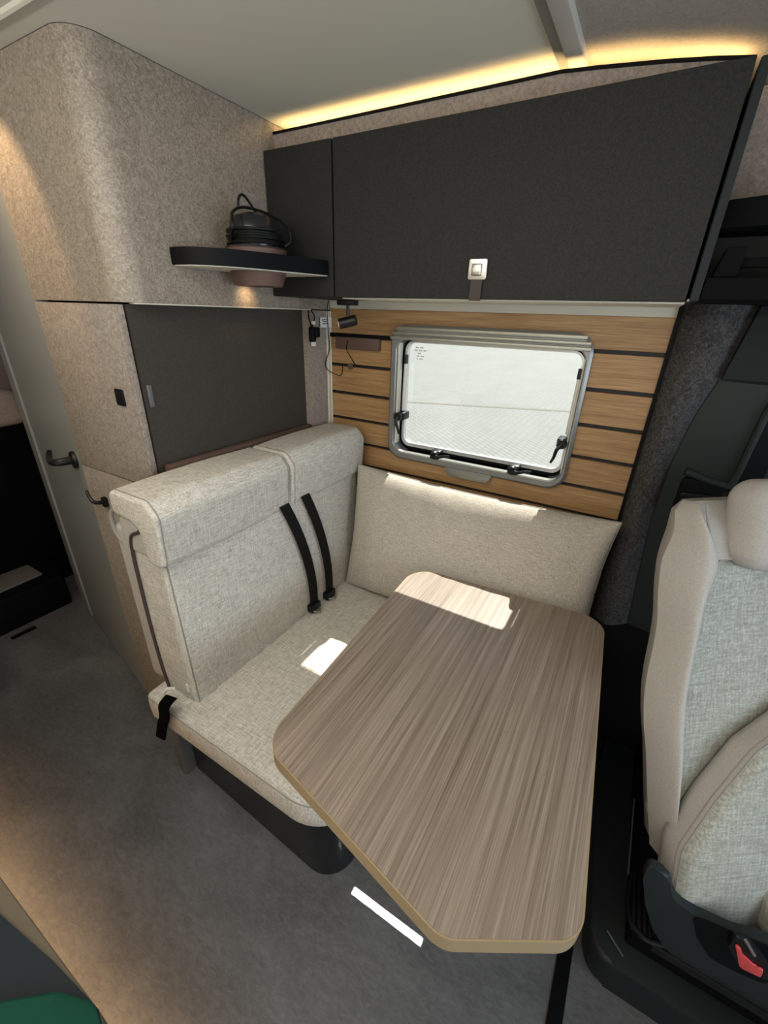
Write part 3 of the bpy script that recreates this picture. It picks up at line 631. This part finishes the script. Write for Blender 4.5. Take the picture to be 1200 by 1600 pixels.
bm = BM(); cushion(bm, (0.038, 0.066, 0.275), 0.015, n=6, fn=lambda p: p + Vector((-1.116, -0.906, 0.785))); obj('side_wing', bm, FAB_CAB, t)
# two headrests with an overhanging front flap
hp = [(-1.110, 1.105), (-1.030, 1.100), (-1.005, 1.080), (-0.994, 0.992), (-0.932, 0.985), (-0.922, 1.135), (-0.955, 1.172), (-1.110, 1.172)]
hr = [0.020, 0.012, 0.03, 0.018, 0.022, 0.03, 0.03, 0.022]
for (y0, y1) in ((-0.985, -0.506), (-0.498, -0.052)):
    P = rpoly(hp, hr, 6); cc = Vector((-1.0, 1.11)); b = BM(); rows = []; ym = (y0 + y1) / 2; hy = (y1 - y0) / 2
    ts = [-1, -0.997, -0.985, -0.965, -0.93, -0.7, -0.35, 0, 0.35, 0.7, 0.93, 0.965, 0.985, 0.997, 1]
    ins = [0.0085, 0.005, 0.002, 0.0005, 0, 0, 0, 0, 0, 0, 0, 0.0005, 0.002, 0.005, 0.0085]
    n = len(P)
    nr = []
    for i in range(n):
        tg = P[(i + 1) % n] - P[i - 1]; nr.append(Vector((-tg.y, tg.x)).normalized())
    for tt, ii in zip(ts, ins):
        puff = 0.006 * (1 - tt * tt); row = []
        for i in range(n): q = P[i] + nr[i] * (ii - puff) ; row.append(b.verts.new((q.x, ym + hy * tt, q.y)))
        rows.append(row)
    for a, c in zip(rows, rows[1:]):
        for i in range(n): b.faces.new((a[i], a[(i + 1) % n], c[(i + 1) % n], c[i]))
    for r_ in (rows[0], rows[-1]):
        for tri in tessellate_polygon([[v.co for v in r_]]): b.faces.new([r_[q] for q in tri])
    h = obj('headrest', b, FAB, t, ang=60)
    for yy in (y0 + 0.012, y1 - 0.012):
        b = BM(); tube(b, [(*((P[i] - nr[i] * 0.0015).x, yy), (P[i] - nr[i] * 0.0015).y) for i in range(n)], 0.0015, 6, True); obj('piping', b, PIPE, h)
bm = BM(); box(bm, -1.148, -1.120, -0.795, -0.145, 1.085, 1.178, 0.004); obj('top_trim', bm, LEATH, t)

# belts: two lap-shoulder straps on the backrest front with black buckles
def belt(y_top, y_bot, lab):
    b = thing('seat_belt', lab, 'seat belt', (-0.92, y_bot, 0.51))
    P = []
    for k in range(11):
        s = k / 10; z = 1.01 - 0.50 * s; w = 1 - abs((z - 0.785) / 0.30) ** 2
        x = -0.925 + 0.004 + 0.022 * max(0, w) - 0.022 * (z - 0.485) / 0.6 + 0.006
        y = y_top + (y_bot - y_top) * (1 - (1 - s) ** 1.8)
        P.append((x, y, z))
    m_ = BM(); ribbon(m_, P, (0, 0.044, 0), 0.003); obj('webbing', m_, WEB, b)
    x, y, z = P[-1]
    m_ = BM(); box(m_, x - 0.012, x + 0.014, y - 0.028, y + 0.028, 0.513, 0.545, 0.004); obj('buckle', m_, BLACKM, b)
    m_ = BM(); tube(m_, smooth_path([(x + 0.010, y - 0.02, 0.520), (x + 0.030, y, 0.5155), (x + 0.010, y + 0.02, 0.520)], 5), 0.0028, 8); obj('tongue', m_, CHROME, b)
belt(-0.545, -0.435, 'left black belt strap down the bench backrest, nearer the aisle')
belt(-0.438, -0.335, 'right black belt strap down the bench backrest, nearer the window')
b = thing('webbing_end', 'black webbing tab hanging off the aisle corner of the bench seat', 'strap', (-1.06, -1.02, 0.5))
bm = BM(); ribbon(bm, smooth_path([(-0.955, -1.030, 0.575), (-0.975, -1.048, 0.540), (-0.985, -1.050, 0.49), (-1.020, -1.045, 0.43), (-1.055, -1.045, 0.345)], 5), (0.060, -0.006, 0.028), 0.006); obj('webbing', bm, new_mat('matt_black_webbing', (0.003, 0.003, 0.004), 0.95, spec=0.03), b)
bm = BM(); tube(bm, smooth_path([(-0.985, -1.0, 0.560), (-1.0, -1.02, 0.565), (-1.006, -1.035, 0.535)], 5), 0.005, 8); obj('cord_end', bm, CREAM, b)

# low box under the long pillow, along the wall
t = thing('wall_seat_box', 'dark low box along the wall under the pillow behind the table', 'box', (-0.16, -0.15, 0))
bm = BM(); box(bm, -0.365, 0.045, -0.26, -0.055, 0.0, 0.44, 0.006); obj('body', bm, BLACK, t)
bm = BM(); cushion(bm, (0.20, 0.115, 0.032), 0.02, (0, 0, 0.006), 6, lambda p: p + Vector((-0.160, -0.145, 0.474))); obj('pad', bm, FAB, t)

# ---------------------------------------------------------------- pillow
bm = BM(); NU, NV = 64, 34; hw, hh, T = 0.490, 0.268, 0.096
def pill(u, v, side):
    e = 1 - 0.045 * (1 - v * v) * abs(u) ** 3; f = 1 - 0.060 * (1 - u * u) * abs(v) ** 3
    x = hw * u * e; z = hh * v * f
    th = T * max(0, (1 - abs(u) ** 5) * (1 - abs(v) ** 2.3)) ** 0.50
    wr = 0.007 * noise.noise(Vector((x * 16, z * 5, side * 3))) * (1 + 2.5 * (abs(v) ** 4)) + 0.006 * noise.noise(Vector((x * 5, z * 9, side * 7 + 2)))
    y = -side * th * (1 + 0.0) - (wr * th / T) * side
    return Vector((x, y, z))
A = R(10.5)
def pw(p):
    y = p.y * math.cos(A) + p.z * math.sin(A) ; z = -p.y * math.sin(A) + p.z * math.cos(A)
    tw = 0.0
    return Vector((p.x - 0.433, y - 0.150, z + 0.768 + tw))
verts = {}
for side in (1, -1):
    for i in range(NU + 1):
        for j in range(NV + 1):
            u = math.sin(math.pi / 2 * (2 * i / NU - 1)); v = math.sin(math.pi / 2 * (2 * j / NV - 1))
            if i in (0, NU) or j in (0, NV):
                if side == -1: verts[(i, j, -1)] = verts[(i, j, 1)]; continue
            verts[(i, j, side)] = bm.verts.new(pw(pill(u, v, side)))
for side in (1, -1):
    for i in range(NU):
        for j in range(NV):
            q = [verts[(i, j, side)], verts[(i + 1, j, side)], verts[(i + 1, j + 1, side)], verts[(i, j + 1, side)]]
            try: bm.faces.new(q if side == 1 else q[::-1])
            except ValueError: pass
pl_ = tag(obj('pillow', bm, FAB_P, ang=80), 'long beige woven back pillow leaning on the wood slats below the window', 'pillow')
bm = BM(); P = []
for k in range(40): P.append((math.sin(math.pi / 2 * (2 * k / 40 - 1)), -1))
for k in range(24): P.append((1, math.sin(math.pi / 2 * (2 * k / 24 - 1))))
for k in range(40): P.append((math.sin(math.pi / 2 * (1 - 2 * k / 40)), 1))
for k in range(24): P.append((-1, math.sin(math.pi / 2 * (1 - 2 * k / 24))))
tube(bm, [pw(pill(u, v, 1)) for u, v in P], 0.0028, 6, True); obj('piping', bm, PIPE, pl_)

# ---------------------------------------------------------------- table
t = thing('dinette_table', 'wood-grain dinette table with a chamfered front corner and rounded edges', 'table', (-0.2, -0.7, 0))
outl = rpoly([(-0.532, -0.318), (0.080, -0.270), (0.120, -1.088), (-0.055, -1.190), (-0.498, -1.098)], [0.085, 0.065, 0.055, 0.06, 0.075], 14)
bm = BM(); prism(bm, 'z', outl, 0.7555, 0.7800, 0.0012, 2); top = obj('tabletop', bm, TABLE, t, ang=30)
cen = Vector((-0.2, -0.72))
def off(L, d):
    n = len(L); out = []
    for i in range(n):
        tg = (L[(i + 1) % n] - L[i - 1]).normalized(); nn = Vector((tg.y, -tg.x))
        if nn.dot(L[i] - cen) < 0: nn = -nn
        out.append(L[i] + nn * d)
    return out
bm = BM(); ring(bm, 'z', off(outl, 0.0030), off(outl, 0.0002), 0.7450, 0.7792); prism(bm, 'z', off(outl, 0.0002), 0.7450, 0.7554); obj('edge_band', bm, TABLE_E, t, ang=30)
bm = BM(); lathe(bm, [(0.11, 0.0), (0.11, 0.008), (0.035, 0.014), (0.03, 0.03), (0.03, 0.745)], (-0.12, -0.46, 0), 32); obj('leg', bm, GREYLEG, t)

# ---------------------------------------------------------------- kitchen edge at the lower left
t = thing('kitchen_counter', 'kitchen counter corner with a beige edge at the lower left', 'counter', (-1.0, -1.8, 0))
bm = BM(); box(bm, -2.0, -0.39, -2.3, -1.515, 0.10, 0.868, 0.003); obj('body', bm, LAM, t)
bm = BM(); box(bm, -1.98, -0.41, -2.28, -1.535, 0.0, 0.10); obj('plinth', bm, BLACK, t, smooth=False)
bm = BM(); prism(bm, 'z', rpoly([(-2.0, -2.32), (-0.336, -2.32), (-0.336, -1.4845), (-2.0, -1.4845)], 0.006, 4), 0.868, 0.899, 0.002); obj('worktop', bm, BEIGE_E, t)
bm = BM(); prism(bm, 'z', rpoly([(-1.0, -2.3), (-0.345, -2.3), (-0.345, -1.484), (-0.43, -1.490), (-0.56, -1.505), (-1.0, -1.555)], 0.002, 3), 0.8992, 0.9030, 0.001); obj('work_surface', bm, WORKT, t)
bm = BM(); box(bm, -1.95, -0.42, -1.528, -1.516, 0.075, 0.085); obj('led_strip', bm, LEDF, t, smooth=False)
lamp('plinth_glow', 'AREA', (-1.15, -1.495, 0.14), 0.7, (1.0, 0.62, 0.30), (0, 0.45, -1), shape='RECTANGLE', size=1.5, size_y=0.02, spread=R(120)).parent = None
bm = BM(); pc = rpoly([(-0.452, -1.546), (-0.392, -1.499), (-0.350, -1.484), (-0.318, -1.492), (-0.295, -1.56), (-0.295, -1.80), (-0.50, -1.80)], [0.01, 0.02, 0.03, 0.02, 0.02, 0.02, 0.02], 5)
rs = []; cc = Vector((-0.38, -1.62))
for s_, z in ((1.0, 0.9045), (1.005, 0.909), (1.0, 0.914), (0.975, 0.9165), (0.85, 0.918), (0.6, 0.920)):
    rs.append([bm.verts.new((*(cc + (p - cc) * s_), z + (0.0025 * noise.noise(Vector((p.x * 30, p.y * 30, z * 9))) if z > 0.91 else 0))) for p in pc])
for a, b_ in zip(rs, rs[1:]):
    for k in range(len(pc)): bm.faces.new((a[k], a[(k + 1) % len(pc)], b_[(k + 1) % len(pc)], b_[k]))
bm.faces.new(rs[0]); bm.faces.new(rs[-1])
tag(obj('folded_cloth', bm, GREEN), 'dark green cloth lying on the counter corner at the lower left', 'cloth')

# ---------------------------------------------------------------- cab seat
FW = Vector((0.6, -0.8, 0)); WW = Vector((0.8, 0.6, 0)); th = R(17)
NV_ = FW * math.cos(th) + Vector((0, 0, math.sin(th))); UU = -FW * math.sin(th) + Vector((0, 0, math.cos(th)))
O0 = Vector((0.345, -0.63, 0.45))
def sp(w, h, n=0.0): return O0 + WW * w + UU * h + NV_ * n
t = thing('cab_seat', 'light grey swivelled cab seat with armrest at the right edge', 'seat', (0.55, -0.6, 0))
def lerp_table(T, x):
    if x <= T[0][0]: return T[0][1]
    for (a, ya), (b, yb) in zip(T, T[1:]):
        if x <= b:
            s = (x - a) / (b - a); return ya + (yb - ya) * s
    return T[-1][1]
LW = [(-0.03, -0.060), (0.10, -0.078), (0.23, -0.093), (0.30, -0.106), (0.37, -0.112), (0.43, -0.109), (0.50, -0.099), (0.56, -0.094), (0.63, -0.100), (0.70, -0.099), (0.74, -0.092), (0.77, -0.083), (0.795, -0.074), (0.815, -0.060), (0.830, -0.043), (0.838, -0.028), (0.842, -0.014)]
SM = [(-0.03, -0.034), (0.12, -0.022), (0.26, -0.018), (0.40, -0.026), (0.52, -0.020), (0.64, 0.000), (0.717, 0.028), (0.77, -0.002), (0.842, -0.020)]
WC = 0.165
def panel(us, wl, wr, fn):
    b = BM(); rs = []
    for h in us:
        a, c = wl(h), wr(h); n_ = 18
        rs.append([b.verts.new(fn(h, a + (c - a) * k / n_, k / n_)) for k in range(n_ + 1)])
    for a, c in zip(rs, rs[1:]):
        for k in range(len(a) - 1): b.faces.new((a[k], a[k + 1], c[k + 1], c[k]))
    return b
hs = [-0.03 + 0.872 * k / 40 for k in range(41)]
hs2 = [-0.03 + 0.747 * k / 34 for k in range(35)]
def mir(f): return lambda h: 2 * WC - f(h)
lw = lambda h: lerp_table(LW, h) + 0.034 * min(1, (0.842 - h) / 0.06); sm = lambda h: lerp_table(SM, h)
def sm_(h):   # smoothed seam
    return (sm(h - 0.02) + sm(h) + sm(h + 0.02)) / 3
def lw_(h): return (lw(h - 0.015) + lw(h) + lw(min(0.842, h + 0.015))) / 3 if h < 0.80 else lw(h)
def bol(sgn):
    def fn(h, w, s):
        # s 0 outer .. 1 seam; rolls from the back round the side to the front ridge and down to the seam
        tq = max(0, (h - 0.72) / 0.122); d = 0.034 * math.sin(math.pi * min(1, s * 1.0)) ** 0.8 - 0.052 * (1 - s) ** 2.2 * (1 - 0.7 * tq)
        top = max(0, (h - 0.72) / 0.122); d -= 0.05 * top ** 2.5
        return sp(w if sgn > 0 else 2 * WC - w, h, d)
    return fn
bolsters = []
for sgn in (1, -1):
    b = panel(hs, lw_, sm_, bol(sgn)); bolsters.append(obj('side_bolster', b, FAB_CAB, t, ang=80))
def front(h, w, s): 
    q = (w - WC) / 0.18
    return sp(w, h, max(0, 1 - q * q) * (-0.018 + 0.013 * math.sin(math.pi * max(0, min(1, (h + 0.03) / 0.6)))))
b = panel(hs2, sm_, mir(sm_), front); obj('back_panel', b, FAB_CABT, t, ang=80, label='coarser greenish grey woven centre panel')
def yoke_fn(h, w, s):
    q = (w - WC) / 0.18; top = max(0, (h - 0.72) / 0.122)
    return sp(w, h, 0.004 - 0.018 * (1 - q * q) * 0.5 - 0.05 * top ** 2.5)
b = panel([0.717 + 0.125 * k / 12 for k in range(13)], sm_, mir(sm_), yoke_fn); obj('shoulder_yoke', b, FAB_CAB, t, ang=80)
def backfn(h, w, s): return sp(w, h, -0.100 - 0.02 * math.sin(math.pi * s) + 0.055 * (1 if (s < 1e-6 or s > 1 - 1e-6) else 0) + 0.01 * max(0, (h - 0.7) / 0.14))
lwb = lambda h: lw_(h) + 0.006
b = panel(hs, lwb, mir(lwb), backfn); obj('back_shell', b, FAB_CAB, t, ang=80)
b = BM()
topL = [sp(lw_(h), h, -0.07) for h in hs]
cushion(b, (0.185, 0.035, 0.40), 0.03, (0, 0, 0), 8, lambda p: sp(WC + p.x, 0.415 + p.z, -0.068 + p.y)); obj('back_core', b, FAB_CAB, t, ang=80)
b = BM(); tube(b, [sp(sm_(h), h, 0.002) for h in hs], 0.0022, 6); tube(b, [sp(2 * WC - sm_(h), h, 0.002) for h in hs], 0.0022, 6)
tube(b, [sp(0.028 + (2 * WC - 0.056) * k / 10, 0.717 , -0.010 * (1 - ((k - 5) / 5) ** 2)) for k in range(11)], 0.0022, 6); obj('piping', b, PIPE, t)
b = BM(); cushion(b, (0.150, 0.045, 0.090), 0.042, (0.0, 0.008, 0.012), 8, lambda p: sp(WC + 0.034 + p.x, 0.797 + p.z - 0.10 * max(0, 0.2 - abs(p.x)) + 0.008, 0.005 + p.y)); h = obj('headrest', b, FAB_CAB, t, ang=80)
b = BM(); tube(b, smooth_path([sp(WC - 0.09, 0.742, 0.045), sp(WC - 0.03, 0.80, 0.064), sp(WC, 0.86, 0.064), sp(WC + 0.01, 0.89, 0.05)], 6), 0.0022, 6); obj('piping', b, PIPE, h)
# armrest: folded, tapering pad in front of the backrest
AN = 0.10
ap = rpoly([(0.34, 0.46), (0.105, 0.30), (0.020, 0.190), (-0.050, 0.075), (-0.058, -0.062), (0.085, -0.135), (0.180, -0.172), (0.212, -0.115), (0.232, 0.10), (0.42, 0.22)], [0.05, 0.05, 0.08, 0.08, 0.045, 0.10, 0.04, 0.05, 0.08, 0.05], 8)
def scl(L, s, c=Vector((0.1, 0.05))): return [c + (p - c) * s for p in L]
b = BM(); rs = []; n = len(ap)
def adj(p, d): return sp(p.x, p.y, d)
for s, d in ((0.90, 0.000), (0.975, 0.004), (1.0, 0.02), (1.0, 0.05), (0.992, 0.062)): rs.append([b.verts.new(adj(p, d)) for p in scl(ap, s)])
for a, c in zip(rs, rs[1:]):
    for i in range(n): b.faces.new((a[i], a[(i + 1) % n], c[(i + 1) % n], c[i]))
b.faces.new(rs[0]); arm = obj('armrest', b, FAB_CAB, t, ang=60)
b = BM(); rs = []
for s, d in ((0.992, 0.062), (0.96, 0.074), (0.88, 0.082), (0.6, 0.088), (0.3, 0.090)): rs.append([b.verts.new(adj(p, d)) for p in scl(ap, s)])
for a, c in zip(rs, rs[1:]):
    for i in range(n): b.faces.new((a[i], a[(i + 1) % n], c[(i + 1) % n], c[i]))
b.faces.new(rs[-1]); obj('armrest_face', b, FAB_CABT, arm, ang=70)
b = BM(); tube(b, [adj(p, 0.052) for p in scl(ap, 1.0)], 0.0016, 6, True); tube(b, [adj(p, 0.063) for p in scl(ap, 0.992)], 0.0018, 6, True); obj('piping', b, PIPE, arm)
# seat cushion further to the right
b = BM(); cushion(b, (0.17, 0.26, 0.06), 0.035, (0, 0, 0.012), 8, lambda p: Vector((0.345, -0.63, 0.40)) + WW * (p.x + 0.31) + FW * (p.y + 0.30) + Vector((0, 0, p.z))); obj('seat_cushion', b, FAB_CABT, t, ang=70)
# side valance
vp = rpoly([(0.270, 0.515), (0.313, 0.508), (0.335, 0.447), (0.379, 0.437), (0.444, 0.447), (0.475, 0.468), (0.545, 0.490), (0.620, 0.250), (0.571, 0.233), (0.466, 0.238), (0.413, 0.251), (0.370, 0.267), (0.333, 0.308), (0.298, 0.382), (0.273, 0.464)], [0.008, 0.02, 0.03, 0.03, 0.03, 0.03, 0.0, 0.0, 0.02, 0.04, 0.05, 0.05, 0.06, 0.06, 0.04], 6)
b = BM(); prism(b, 'y', vp, -0.744, -0.722, 0.006, 3); val = obj('side_valance', b, new_mat('valance_plastic', (0.016, 0.021, 0.021), 0.45, spec=0.3), t, ang=50)
b = BM(); prism(b, 'y', rpoly([(0.372, 0.440), (0.400, 0.375), (0.437, 0.330), (0.481, 0.335), (0.53, 0.350), (0.53, 0.478), (0.44, 0.455)], 0.02, 5), -0.7465, -0.7442, 0.0008); obj('buckle_recess', b, BLACK, val, ang=30)
b = BM(); prism(b, 'y', rpoly([(0.436, 0.474), (0.462, 0.468), (0.520, 0.420), (0.516, 0.385), (0.470, 0.385), (0.440, 0.425)], 0.008, 4), -0.762, -0.747, 0.004); bk_ = obj('buckle', b, BLACKM, t)
b = BM(); prism(b, 'y', rpoly([(0.442, 0.452), (0.452, 0.450), (0.462, 0.432), (0.486, 0.418), (0.498, 0.426), (0.502, 0.396), (0.468, 0.392)], 0.005, 4), -0.768, -0.7625, 0.002); obj('release_button', b, RED, bk_, label='red buckle release button')
b = BM(); tube(b, [(0.452, -0.764, 0.478), (0.476, -0.764, 0.448)], 0.003, 8); obj('buckle_trim', b, CHROME, bk_)
# base: plinth, box, rails
b = BM(); pl = rpoly([(0.205, -0.20), (0.240, -0.765), (1.25, -0.765), (1.25, -0.06), (0.205, -0.06)], [0.02, 0.06, 0.02, 0.01, 0.01], 8)
prism(b, 'z', pl, 0.0, 0.115, 0.014, 4); base = tag(obj('seat_plinth', b, new_mat('plinth_black', (0.010, 0.012, 0.014), 0.55), ang=40), 'low black floor plinth under the cab seat with rounded corner', 'plinth')
b = BM(); box(b, 0.315, 1.15, -0.705, -0.10, 0.118, 0.245, 0.01); obj('seat_box', b, BLACK, t)
for (y, z) in ((-0.715, 0.262), (-0.742, 0.250)):
    b = BM(); box(b, 0.345, 1.10, y - 0.008, y + 0.008, z - 0.012, z + 0.012, 0.002); obj('slide_rail', b, BLACKM, t)
b = BM()
for k in range(5): box(b, 0.300 + k * 0.012, 0.306 + k * 0.012, -0.735, -0.60, 0.246, 0.262, 0.001)
tube(b, smooth_path([(0.300, -0.60, 0.25), (0.292, -0.66, 0.255), (0.296, -0.72, 0.258), (0.33, -0.745, 0.262), (0.37, -0.738, 0.27)], 5), 0.006, 8)
obj('swivel_mechanism', b, BLACKM, t)
b = BM(); tube(b, [(0.285, -0.42, 0.30), (0.287, -0.62, 0.262)], 0.0018, 6); obj('release_wire', b, GREYLEG, t); b = BM(); tube(b, [(0.275, -0.70, 0.122), (0.315, -0.735, 0.122)], 0.0025, 6); obj('release_wire', b, GREYLEG, t)
b = BM(); box(b, 0.40, 0.95, -0.60, -0.20, 0.246, 0.35, 0.01); obj('swivel_plate', b, BLACK, t)

# ---------------------------------------------------------------- room lamps, then an added one for the floor streak
lamp('ceiling_downlight', 'SPOT', (-1.50, -1.06, 2.085), 8, (1.0, 0.70, 0.40), (-0.28, 0.75, -1), spot_size=R(78), spot_blend=0.4, shadow_soft_size=0.02)
lamp('shelf_underlight', 'SPOT', (-1.075, -0.44, 1.652), 0.25, (1.0, 0.68, 0.35), (-0.9, 0.0, -0.5), spot_size=R(110), spot_blend=1.0, shadow_soft_size=0.01)
lamp('floor_streak_helper', 'AREA', (-0.270, -0.915, 0.05), 0.25, (1.0, 0.97, 0.9), (0.0, -0.38, -1), shape='RECTANGLE', size=0.232, size_y=0.018, spread=R(4))  # added lamp without a real source, lays the bright bar on the floor
